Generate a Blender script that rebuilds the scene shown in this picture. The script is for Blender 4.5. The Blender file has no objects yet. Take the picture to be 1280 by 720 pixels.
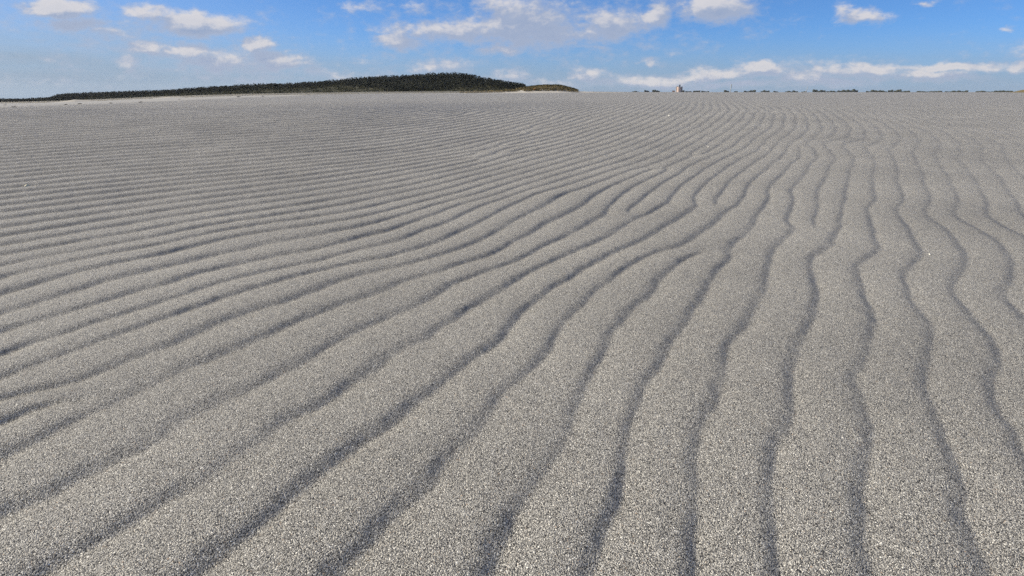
TROUGH_POINTS = "-0.732,0.868,0.00 -0.722,0.886,0.00 -0.715,0.902,0.00 -0.708,0.936,0.00 -0.687,1.007,0.00 -0.660,1.077,0.00 -0.636,1.135,0.00 -0.613,1.202,0.00 -0.581,1.264,0.00 -0.542,1.341,0.00 -0.504,1.432,0.00 -0.464,1.530,0.00 -0.413,1.613,0.00 -0.348,1.719,0.00 -0.292,1.840,0.00 -0.220,1.902,0.00 -0.155,2.027,0.00 -0.064,2.134,0.00 -0.008,2.277,0.00 0.074,2.480,0.00 0.162,2.718,0.00 0.248,2.900,0.00 0.351,3.127,0.00 0.442,3.411,0.00 -0.637,0.736,1.00 -0.624,0.753,1.00 -0.608,0.767,1.00 -0.595,0.788,1.00 -0.587,0.817,1.00 -0.574,0.842,1.00 -0.562,0.870,1.00 -0.549,0.900,1.00 -0.536,0.934,1.00 -0.531,0.987,1.00 -0.505,1.021,1.00 -0.483,1.077,1.00 -0.460,1.117,1.00 -0.436,1.164,1.00 -0.413,1.210,1.00 -0.387,1.294,1.00 -0.358,1.380,1.00 -0.323,1.443,1.00 -0.282,1.518,1.00 -0.236,1.593,1.00 -0.198,1.697,1.00 -0.165,1.798,1.00 -0.103,1.884,1.00 -0.007,2.017,1.00 0.065,2.157,1.00 0.139,2.315,1.00 0.221,2.466,1.00 0.320,2.684,1.00 0.420,2.900,1.00 0.487,3.171,1.00 0.562,3.411,1.00 -0.507,0.630,2.00 -0.492,0.662,2.00 -0.474,0.694,2.00 -0.461,0.724,2.00 -0.447,0.755,2.00 -0.435,0.782,2.00 -0.415,0.821,2.00 -0.399,0.863,2.00 -0.388,0.895,2.00 -0.375,0.926,2.00 -0.372,0.952,2.00 -0.327,1.036,2.00 -0.292,1.127,2.00 -0.259,1.202,2.00 -0.234,1.285,2.00 -0.192,1.355,2.00 -0.150,1.460,2.00 -0.098,1.593,2.00 -0.042,1.697,2.00 0.000,1.798,2.00 0.059,1.929,2.00 0.124,2.048,2.00 0.195,2.157,2.00 0.289,2.289,2.00 0.367,2.451,2.00 0.443,2.618,2.00 0.540,2.807,2.00 0.661,3.020,2.00 0.759,3.217,2.00 0.837,3.437,2.00 -0.347,0.623,3.00 -0.329,0.665,3.00 -0.317,0.693,3.00 -0.299,0.738,3.00 -0.289,0.767,3.00 -0.269,0.809,3.00 -0.245,0.863,3.00 -0.229,0.895,3.00 -0.212,0.939,3.00 -0.176,1.007,3.00 -0.154,1.061,3.00 -0.128,1.117,3.00 -0.099,1.202,3.00 -0.068,1.264,3.00 -0.033,1.331,3.00 -0.005,1.416,3.00 0.050,1.613,3.00 0.099,1.719,3.00 0.170,1.857,3.00 0.242,1.997,3.00 0.322,2.134,3.00 0.408,2.264,3.00 0.508,2.423,3.00 0.596,2.602,3.00 0.698,2.771,3.00 0.868,3.127,3.00 0.928,3.411,3.00 -0.185,0.636,4.00 -0.167,0.675,4.00 -0.157,0.708,4.00 -0.145,0.738,4.00 -0.126,0.764,4.00 -0.110,0.801,4.00 -0.098,0.842,4.00 -0.082,0.890,4.00 -0.064,0.921,4.00 -0.053,0.952,4.00 -0.036,1.007,4.00 -0.014,1.083,4.00 0.007,1.127,4.00 0.033,1.182,4.00 0.063,1.251,4.00 0.094,1.365,4.00 0.124,1.488,4.00 0.171,1.593,4.00 0.221,1.719,4.00 0.305,1.902,4.00 0.380,2.027,4.00 0.451,2.134,4.00 0.533,2.215,4.00 0.635,2.354,4.00 0.743,2.540,4.00 0.863,2.771,4.00 0.984,2.999,4.00 1.185,3.411,4.00 -0.022,0.627,5.00 -0.012,0.678,5.00 -0.003,0.716,5.00 0.015,0.764,5.00 0.029,0.805,5.00 0.053,0.852,5.00 0.067,0.890,5.00 0.085,0.926,5.00 0.095,0.979,5.00 0.114,1.045,5.00 0.130,1.110,5.00 0.149,1.171,5.00 0.186,1.285,5.00 0.224,1.416,5.00 0.287,1.548,5.00 0.364,1.697,5.00 0.419,1.840,5.00 0.473,1.948,5.00 0.553,2.079,5.00 0.089,0.627,6.00 0.100,0.656,6.00 0.111,0.697,6.00 0.126,0.733,6.00 0.139,0.767,6.00 0.152,0.815,6.00 0.164,0.879,6.00 0.178,0.926,6.00 0.189,0.973,6.00 0.215,1.045,6.00 0.237,1.110,6.00 0.275,1.190,6.00 0.323,1.308,6.00 0.374,1.416,6.00 0.426,1.530,6.00 0.494,1.661,6.00 0.549,1.798,6.00 0.620,1.948,6.00 0.691,2.079,6.00 0.805,2.354,6.00 0.905,2.525,6.00 1.011,2.771,6.00 1.126,2.999,6.00 1.278,3.336,6.00 0.199,0.623,7.00 0.205,0.650,7.00 0.213,0.685,7.00 0.226,0.721,7.00 0.236,0.764,7.00 0.249,0.815,7.00 0.265,0.879,7.00 0.284,0.926,7.00 0.299,0.973,7.00 0.332,1.021,7.00 0.369,1.110,7.00 0.400,1.182,7.00 0.425,1.264,7.00 0.475,1.355,7.00 0.529,1.443,7.00 0.603,1.593,7.00 0.668,1.719,7.00 0.745,1.902,7.00 0.851,2.157,7.00 0.945,2.315,7.00 1.044,2.480,7.00 1.108,2.602,7.00 1.196,2.862,7.00 1.337,3.171,7.00 1.424,3.437,7.00 0.292,0.623,8.00 0.301,0.656,8.00 0.313,0.700,8.00 0.321,0.733,8.00 0.335,0.776,8.00 0.356,0.825,8.00 0.395,0.909,8.00 0.433,0.965,8.00 0.481,1.067,8.00 0.504,1.135,8.00 0.556,1.242,8.00 0.629,1.380,8.00 0.685,1.471,8.00 0.771,1.626,8.00 0.813,1.735,8.00 0.824,1.774,8.00 0.923,2.027,8.00 0.992,2.134,8.00 1.117,2.315,8.00 1.216,2.480,8.00 1.333,2.718,8.00 1.531,3.105,8.00 1.695,3.411,8.00 0.389,0.621,9.00 0.396,0.640,9.00 0.400,0.663,9.00 0.424,0.705,9.00 0.447,0.755,9.00 0.472,0.801,9.00 0.507,0.863,9.00 0.545,0.926,9.00 0.558,0.952,9.00 0.569,0.987,9.00 0.602,1.077,9.00 0.622,1.145,9.00 0.659,1.190,9.00 0.751,1.331,9.00 0.847,1.500,9.00 0.913,1.683,9.00 0.954,1.774,9.00 1.017,1.929,9.00 1.095,2.048,9.00 1.228,2.192,9.00 1.305,2.381,9.00 1.445,2.684,9.00 1.588,2.999,9.00 1.723,3.171,9.00 1.861,3.437,9.00 0.512,0.623,10.00 0.529,0.661,10.00 0.544,0.693,10.00 0.557,0.733,10.00 0.597,0.795,10.00 0.618,0.842,10.00 0.648,0.914,10.00 0.671,0.965,10.00 0.710,1.051,10.00 0.733,1.110,10.00 0.841,1.272,10.00 0.908,1.380,10.00 0.960,1.488,10.00 1.005,1.626,10.00 1.087,1.798,10.00 1.138,1.902,10.00 1.332,2.134,10.00 1.387,2.252,10.00 1.514,2.525,10.00 1.654,2.862,10.00 1.919,3.287,10.00 0.744,0.890,11.00 0.761,0.921,11.00 0.786,0.987,11.00 0.828,1.067,11.00 0.945,1.222,11.00 0.986,1.285,11.00 1.032,1.390,11.00 1.059,1.471,11.00 1.109,1.593,11.00 1.159,1.719,11.00 1.278,1.857,11.00 1.438,2.079,11.00 1.562,2.315,11.00 1.692,2.602,11.00 1.823,2.959,11.00 1.218,1.561,12.00 1.274,1.683,12.00 1.561,2.048,12.00 1.654,2.215,12.00 1.746,2.409,12.00 1.785,2.555,12.00 1.867,2.807,12.00 -0.872,1.061,-1.00 -0.836,1.093,-1.00 -0.787,1.145,-1.00 -0.765,1.202,-1.00 -0.740,1.264,-1.00 -0.714,1.308,-1.00 -0.694,1.380,-1.00 -0.662,1.460,-1.00 -0.622,1.561,-1.00 -0.566,1.626,-1.00 -0.520,1.735,-1.00 -0.478,1.840,-1.00 -0.416,1.902,-1.00 -0.348,1.977,-1.00 -0.281,2.058,-1.00 -0.227,2.134,-1.00 -0.157,2.252,-1.00 -0.087,2.409,-1.00 -0.010,2.684,-1.00 0.068,2.862,-1.00 0.166,3.127,-1.00 0.245,3.361,-1.00 0.293,3.463,-1.00 -0.938,1.153,-2.00 -0.928,1.190,-2.00 -0.899,1.264,-2.00 -0.858,1.365,-2.00 -0.821,1.460,-2.00 -0.777,1.561,-2.00 -0.739,1.647,-2.00 -0.697,1.735,-2.00 -0.653,1.815,-2.00 -0.606,1.893,-2.00 -0.551,1.948,-2.00 -0.491,2.027,-2.00 -0.415,2.079,-2.00 -0.359,2.157,-2.00 -0.282,2.277,-2.00 -0.206,2.466,-2.00 -0.141,2.634,-2.00 -0.068,2.862,-2.00 -0.011,3.062,-2.00 0.100,3.386,-2.00 -1.022,1.268,-3.00 -1.006,1.331,-3.00 -0.980,1.390,-3.00 -0.957,1.460,-3.00 -0.920,1.518,-3.00 -0.890,1.593,-3.00 -0.857,1.661,-3.00 -0.821,1.742,-3.00 -0.793,1.815,-3.00 -0.737,1.893,-3.00 -0.653,1.997,-3.00 -0.593,2.058,-3.00 -0.554,2.157,-3.00 -0.474,2.252,-3.00 -0.395,2.354,-3.00 -0.330,2.555,-3.00 -0.256,2.684,-3.00 -0.175,2.959,-3.00 -0.139,3.083,-3.00 -1.114,1.395,-4.00 -1.093,1.460,-4.00 -1.065,1.524,-4.00 -1.037,1.593,-4.00 -1.004,1.668,-4.00 -0.974,1.758,-4.00 -0.937,1.815,-4.00 -0.902,1.902,-4.00 -0.850,1.987,-4.00 -0.801,2.069,-4.00 -0.736,2.157,-4.00 -0.653,2.215,-4.00 -0.598,2.315,-4.00 -0.528,2.451,-4.00 -0.442,2.555,-4.00 -0.372,2.771,-4.00 -0.284,2.999,-4.00 -0.171,3.217,-4.00 -0.053,3.437,-4.00 -1.211,1.530,-5.00 -1.176,1.620,-5.00 -1.154,1.719,-5.00 -1.146,1.758,-5.00 -1.121,1.840,-5.00 -1.082,1.893,-5.00 -1.055,1.977,-5.00 -1.006,2.027,-5.00 -0.974,2.134,-5.00 -0.919,2.192,-5.00 -0.876,2.277,-5.00 -1.327,1.690,-6.00 -1.312,1.758,-6.00 -1.285,1.840,-6.00 -1.261,1.948,-6.00 -1.215,2.027,-6.00 -1.167,2.101,-6.00 -1.117,2.192,-6.00 -1.078,2.302,-6.00 -0.954,2.495,-6.00 0.515,2.959,2.00 0.599,3.171,2.00 0.696,3.437,2.00 0.962,3.194,4.00 1.072,3.437,4.00 1.193,2.634,7.00 1.350,2.959,7.00 1.554,3.411,8.00 -0.808,0.973,0.00 -0.800,1.007,0.00 -0.774,1.036,0.00 -0.737,1.051,0.00 -1.236,2.341,-7.38 -1.423,2.718,-9.65 -1.671,3.217,-12.43 -1.932,3.744,-15.23 -2.277,4.441,-18.76 -2.748,5.395,-23.10 -3.231,6.373,-27.12 -3.899,7.728,-32.09 -4.527,9.002,-36.20 -5.251,10.468,-40.11 -6.161,12.304,-43.50 -0.550,2.900,-5.84 -0.652,3.463,-8.49 -0.761,4.067,-11.35 -0.866,4.651,-14.05 -0.999,5.395,-17.27 -1.175,6.373,-20.92 -1.418,7.728,-25.28 -1.646,9.002,-28.89 -1.909,10.468,-32.30 -2.333,12.816,-35.95 2.665,6.015,7.00 2.485,6.015,6.00 2.304,6.015,4.00 2.846,6.015,7.50 3.026,6.015,8.00 3.206,6.015,9.00 3.387,6.015,10.00 3.567,6.015,11.00 3.748,6.015,12.00 3.928,6.015,13.00 4.109,6.015,14.00 4.116,9.002,7.00 3.961,9.002,6.00 3.807,9.002,4.00 4.414,9.002,8.00 4.569,9.002,9.00 4.713,9.002,10.00 4.867,9.002,11.00 5.762,9.002,17.00 6.482,9.002,22.00"
RIPPLE_FORKS = [(0.503, 2.881, 1.206, -1), (0.923, 3.083, 1.123, -1), (1.167, 2.586, 1.116, -1), (0.638, 2.168, 1.136, 1), (-0.723, 1.051, -2.207, 1)]
HAZE = True
HAZE_D = 0.4e-4
DRIFT_D = .0026
DRIFT_H = 1.0
SUN_E = 5.0
SKY_S = .0835
AIR, DUST, OZONE = .6, .4, 10
EXPOSURE = .84
CLOUD_OP = .93
CLOUD_LIT = (4.75, 4.6, 4.7)
CLOUD_SHADE = (2.15, 2.65, 3.75)
VEIL = (2.25, 2.7, 3.15)
LOWBANK = (2.0, 2.6, 3.45)
SKY_TINT = (1.15, 1.03, .95)
CN = (.9, 1.0)
CM = (.06, .92)
CL = (.02, .85)
import bpy, math, random
import numpy as np

# ------------------------------------------------------------------ constants
F = 850.0                       # focal length for a 1280 px wide frame (24 mm lens)
PITCH = math.atan((360 - 115) / F)
HC = 0.5                        # eye height above the near sand (m)
CP, SP = math.cos(PITCH), math.sin(PITCH)
SUN_AZ, SUN_EL = -84.0, 22.5    # degrees, azimuth measured from +Y towards +X
RNG = np.random.RandomState(7)
random.seed(7)
scene = bpy.context.scene
COL = scene.collection


def bearing(px, py):
    """azimuth / elevation (rad) of a direction seen in the survey picture"""
    dx = (px - 640) / F
    dz = (360 - py) / F
    x, y, z = dx, CP + dz * SP, -SP + dz * CP
    return math.atan2(x, y), math.atan2(z, math.hypot(x, y))


def spot(px, py, r):
    a, e = bearing(px, py)
    return np.array([r * math.sin(a), r * math.cos(a), HC + r * math.tan(e)])


def curve(table):
    t = np.array(table, float)
    return lambda q: np.interp(q, t[:, 0], t[:, 1])


# ------------------------------------------------------------------ helpers
def mesh_object(name, verts, faces, mat, parent=None):
    """faces: (n,4) or (n,3) int array, or list of lists"""
    me = bpy.data.meshes.new(name)
    verts = np.asarray(verts, np.float32)
    if isinstance(faces, np.ndarray):
        n, k = faces.shape
        me.vertices.add(len(verts))
        me.vertices.foreach_set('co', verts.ravel())
        me.loops.add(n * k)
        me.loops.foreach_set('vertex_index', faces.astype(np.int32).ravel())
        me.polygons.add(n)
        me.polygons.foreach_set('loop_start', np.arange(0, n * k, k, dtype=np.int32))
        me.update(calc_edges=True)
    else:
        me.from_pydata([tuple(map(float, v)) for v in verts], [], faces)
        me.update()
    if mat:
        me.materials.append(mat)
    o = bpy.data.objects.new(name, me)
    COL.objects.link(o)
    if parent:
        o.parent = parent
    return o


def tag(o, label=None, cat=None, group=None, kind=None):
    if label: o['label'] = label
    if cat: o['category'] = cat
    if group: o['group'] = group
    if kind: o['kind'] = kind
    return o


_T = np.random.RandomState(11).rand(256, 256)


def vnoise(x, y, seed=0):
    xi = np.floor(x).astype(np.int64); yi = np.floor(y).astype(np.int64)
    fx = x - xi; fy = y - yi
    fx = fx * fx * (3 - 2 * fx); fy = fy * fy * (3 - 2 * fy)
    xi = xi + seed * 37; yi = yi + seed * 91
    g = lambda a, b: _T[a & 255, b & 255]
    return ((g(xi, yi) * (1 - fx) + g(xi + 1, yi) * fx) * (1 - fy)
            + (g(xi, yi + 1) * (1 - fx) + g(xi + 1, yi + 1) * fx) * fy) * 2 - 1


def fbm(x, y, seed=0, oct=3):
    s = 0; a = 1; f = 1; n = 0
    for i in range(oct):
        s = s + a * vnoise(x * f, y * f, seed + i); n += a; a *= .5; f *= 2.03
    return s / n


def smooth(t):
    t = np.clip(t, 0, 1)
    return t * t * (3 - 2 * t)


# ------------------------------------------------------------------ materials
class NT:
    def __init__(self, nt):
        self.nt = nt
        nt.nodes.clear()

    def n(self, typ, **kw):
        nd = self.nt.nodes.new(typ)
        for k, v in kw.items():
            setattr(nd, k, v)
        return nd

    def link(self, a, b):
        self.nt.links.new(a, b)

    def val(self, sock, v):
        if isinstance(v, bpy.types.NodeSocket):
            self.link(v, sock)
        elif v is not None:
            sock.default_value = v

    def math(self, op, a, b=None, c=None, clamp=False):
        nd = self.n('ShaderNodeMath', operation=op, use_clamp=clamp)
        for i, v in enumerate((a, b, c)):
            if v is not None:
                self.val(nd.inputs[i], v)
        return nd.outputs[0]

    def vmath(self, op, a, b=None, c=None, out=0):
        nd = self.n('ShaderNodeVectorMath', operation=op)
        for i, v in enumerate((a, b, c)):
            if v is not None:
                self.val(nd.inputs[i], v)
        return nd.outputs[out]

    def mix(self, fac, a, b, typ='MIX'):
        nd = self.n('ShaderNodeMix', data_type='RGBA', blend_type=typ)
        self.val(nd.inputs[0], fac)
        self.val(nd.inputs[6], a if isinstance(a, bpy.types.NodeSocket) else (*a, 1))
        self.val(nd.inputs[7], b if isinstance(b, bpy.types.NodeSocket) else (*b, 1))
        return nd.outputs[2]

    def ramp(self, fac, stops, interp='LINEAR'):
        nd = self.n('ShaderNodeValToRGB')
        cr = nd.color_ramp
        cr.interpolation = interp
        while len(cr.elements) < len(stops):
            cr.elements.new(.5)
        for e, (p, c) in zip(cr.elements, stops):
            e.position = p
            e.color = (*c, 1)
        self.link(fac, nd.inputs[0])
        return nd.outputs[0]

    def maprange(self, v, a, b, c, d, smoothstep=False):
        nd = self.n('ShaderNodeMapRange', interpolation_type='SMOOTHSTEP' if smoothstep else 'LINEAR')
        self.val(nd.inputs[0], v)
        for i, q in enumerate((a, b, c, d)):
            self.val(nd.inputs[1 + i], q)
        return nd.outputs[0]


def material(name):
    m = bpy.data.materials.new(name)
    m.use_nodes = True
    t = NT(m.node_tree)
    out = t.n('ShaderNodeOutputMaterial')
    b = t.n('ShaderNodeBsdfPrincipled')
    t.link(b.outputs[0], out.inputs[0])
    b.inputs['Roughness'].default_value = .9
    b.inputs['Specular IOR Level'].default_value = .2
    return m, t, b


def noisy(name, stops, scale, detail=4, rough=.9, island=False, bump=0):
    """plain rough material with noise driven colour"""
    m, t, b = material(name)
    tc = t.n('ShaderNodeTexCoord')
    nz = t.n('ShaderNodeTexNoise')
    nz.inputs['Scale'].default_value = scale
    nz.inputs['Detail'].default_value = detail
    t.link(tc.outputs['Object'], nz.inputs['Vector'])
    f = nz.outputs[0]
    if island:
        g = t.n('ShaderNodeNewGeometry')
        f = t.math('ADD', t.math('MULTIPLY', f, .5), t.math('MULTIPLY', g.outputs['Random Per Island'], .5))
    t.link(t.ramp(f, stops), b.inputs['Base Color'])
    b.inputs['Roughness'].default_value = rough
    if bump:
        bp = t.n('ShaderNodeBump')
        bp.inputs['Strength'].default_value = bump
        t.link(f, bp.inputs['Height'])
        t.link(bp.outputs[0], b.inputs['Normal'])
    return m


def sand_material():
    m, t, b = material('coarse_sand')
    tc = t.n('ShaderNodeTexCoord')
    pos = tc.outputs['Object']

    def vor(scale, feature='F1'):
        v = t.n('ShaderNodeTexVoronoi', feature=feature)
        v.inputs['Scale'].default_value = scale
        t.link(pos, v.inputs['Vector'])
        return v
    v1 = vor(1 / GRAIN)
    v2 = vor(1 / (GRAIN * 1.7))
    sep = t.n('ShaderNodeSeparateColor'); t.link(v1.outputs['Color'], sep.inputs[0])
    sep2 = t.n('ShaderNodeSeparateColor'); t.link(v2.outputs['Color'], sep2.inputs[0])
    c1 = t.ramp(sep.outputs[0], GRAIN_STOPS, 'CONSTANT')
    c2 = t.ramp(sep2.outputs[0], GRAIN_STOPS, 'CONSTANT')
    c = t.mix(t.math('LESS_THAN', sep2.outputs[1], .22), c1, c2)
    # slow drift in the mineral mix
    nz = t.n('ShaderNodeTexNoise'); nz.inputs['Scale'].default_value = 1.3; nz.inputs['Detail'].default_value = 5
    t.link(pos, nz.inputs['Vector'])
    k = t.maprange(nz.outputs[0], .3, .7, .9, 1.1)
    c = t.vmath('SCALE', c); sc = c.node; t.link(k, sc.inputs['Scale'])
    dry = t.n('ShaderNodeAttribute', attribute_name='dry_sand')
    fine = t.n('ShaderNodeTexNoise'); fine.inputs['Scale'].default_value = .35; fine.inputs['Detail'].default_value = 6
    t.link(pos, fine.inputs['Vector'])
    pale = t.ramp(fine.outputs[0], [(.3, (.32, .305, .275)), (.7, (.40, .385, .345))])
    c = t.mix(dry.outputs['Fac'], c, pale)
    t.link(c, b.inputs['Base Color'])
    # grain relief
    h1 = t.math('MULTIPLY', t.math('SUBTRACT', 1, v1.outputs['Distance']), GRAIN * GRAIN_RELIEF)
    h2 = t.math('MULTIPLY', t.math('SUBTRACT', 1, v2.outputs['Distance']), GRAIN * 1.3 * GRAIN_RELIEF)
    h = t.math('ADD', h1, h2)
    bp = t.n('ShaderNodeBump')
    bp.inputs['Strength'].default_value = 1.0
    bp.inputs['Distance'].default_value = 1.0
    t.link(h, bp.inputs['Height'])
    t.link(bp.outputs[0], b.inputs['Normal'])
    b.inputs['Roughness'].default_value = .55
    b.inputs['Specular IOR Level'].default_value = .12
    return m


GRAIN = 0.00115
GRAIN_RELIEF = 1.0
GRAIN_STOPS = [(0, (.042, .0415, .041)), (.18, (.14, .135, .126)), (.38, (.255, .245, .225)), (.59, (.37, .356, .324)),
               (.80, (.485, .466, .42)), (.94, (.72, .70, .64)), (.989, (.36, .28, .21))]
M_SAND = sand_material()

# ------------------------------------------------------------------ terrain
# depression of the near sand's far edge, seen from the left side to the right
EDGE_PY = curve([(-400, 146), (0, 134), (45, 132.5), (100, 130.5), (160, 128.5), (240, 124.8), (330, 121), (400, 118.4), (480, 117.4),
                 (640, 116.6), (740, 115.9), (1280, 115.15), (1700, 115.15)])
BASE_PY = curve([(-400, 134), (0, 129), (60, 128), (130, 125.5), (200, 122.5), (320, 119.2), (480, 117), (600, 116.4), (740, 115.5),
                 (1280, 115.1), (1700, 115.1)])
HILL_R = curve([(-400, 700), (0, 600), (300, 480), (545, 400), (660, 370), (740, 360), (900, 700), (1000, 1500), (1700, 2500)])
PXG = np.arange(-400, 1701, 5.0)
AZG = np.array([bearing(p, 118)[0] for p in PXG])


def px_of(az):
    return np.interp(az, AZG, PXG)


def near_rise(x, y):
    t = np.clip((y - 2.0) / 11.0, 0, 1)
    return 0.22 * t * t * (3 - 2 * t)


def dep(px, py):  # tangent of depression; the frame's eye line is y = 115
    return (py - 115.0) / (F / CP) * np.ones_like(px) / np.sqrt(1 + ((px - 640) / (F / CP)) ** 2)


def ground_parts(x, y):
    r = np.hypot(x, y)
    az = np.arctan2(x, y)
    px = px_of(np.clip(az, AZG[0], AZG[-1]))
    de = dep(px, EDGE_PY(px)); db = dep(px, BASE_PY(px)); D = HILL_R(px)
    re = np.clip(0.28 / np.maximum(de, 1e-4), 12.5, 400)
    zf = HC - D * db
    near = near_rise(x, y)
    zfar = near + (zf - near) * (r - re) / np.maximum(D - re, 1)
    w = smooth((r - re) / (0.35 * re) )
    front = smooth((math.radians(100) - np.abs(az)) / math.radians(30))
    z = np.where((r > re), near + (zfar - near) * w, near) * front + near * (1 - front)
    return z, r, re, az


def ground_z(x, y):
    return ground_parts(np.atleast_1d(np.asarray(x, float)), np.atleast_1d(np.asarray(y, float)))[0]


def ground_hit(px, py, r0=0.4):
    a, e = bearing(px, py)
    te = math.tan(e)
    r = r0
    while r < 3000:
        if HC + r * te < ground_z(r * math.sin(a), r * math.cos(a))[0]:
            break
        r *= 1.004
    return r * math.sin(a), r * math.cos(a), r


# ---- ripple phase: thin-plate spline through the surveyed trough lines (metres)
P = np.array([[float(q) for q in s.split(',')] for s in TROUGH_POINTS.split()])


def fork_phase(x, y):
    o = 0
    for vx, vy, a, s in RIPPLE_FORKS:
        o = o + s * ((np.arctan2(y - vy, x - vx) - a) % (2 * np.pi)) / (2 * np.pi)
    return o


def kern(r2):
    return 0.5 * r2 * np.log(r2 + 1e-12)


X = P[:, :2]
N = len(X)
A = np.zeros((N + 3, N + 3))
A[:N, :N] = kern(((X[:, None] - X[None]) ** 2).sum(-1)) + np.diag(np.where((X ** 2).sum(1) < 3.6, 2e-4, 8e-4) * (X ** 2).sum(1))
A[:N, N] = 1; A[:N, N + 1:] = X; A[N, :N] = 1; A[N + 1:, :N] = X.T
W = np.linalg.solve(A, np.concatenate([P[:, 2] - fork_phase(X[:, 0], X[:, 1]), [0, 0, 0]]))


def spline_phase(x, y):
    sh = x.shape; x = x.ravel(); y = y.ravel(); o = np.empty(len(x))
    for i in range(0, len(x), 20000):
        a = x[i:i + 20000]; b = y[i:i + 20000]
        o[i:i + 20000] = kern((a[:, None] - X[:, 0]) ** 2 + (b[:, None] - X[:, 1]) ** 2) @ W[:N] + W[N] + W[N + 1] * a + W[N + 2] * b
    return o.reshape(sh)


def bilin(grid, gu, gv, u, v):
    iu = np.clip(np.searchsorted(gu, u) - 1, 0, len(gu) - 2); iv = np.clip(np.searchsorted(gv, v) - 1, 0, len(gv) - 2)
    fu = ((u - gu[iu]) / (gu[iu + 1] - gu[iu]))[:, None]; fv = ((v - gv[iv]) / (gv[iv + 1] - gv[iv]))[None]
    g00 = grid[np.ix_(iu, iv)]; g10 = grid[np.ix_(iu + 1, iv)]; g01 = grid[np.ix_(iu, iv + 1)]; g11 = grid[np.ix_(iu + 1, iv + 1)]
    return (g00 * (1 - fu) + g10 * fu) * (1 - fv) + (g01 * (1 - fu) + g11 * fu) * fv


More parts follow.
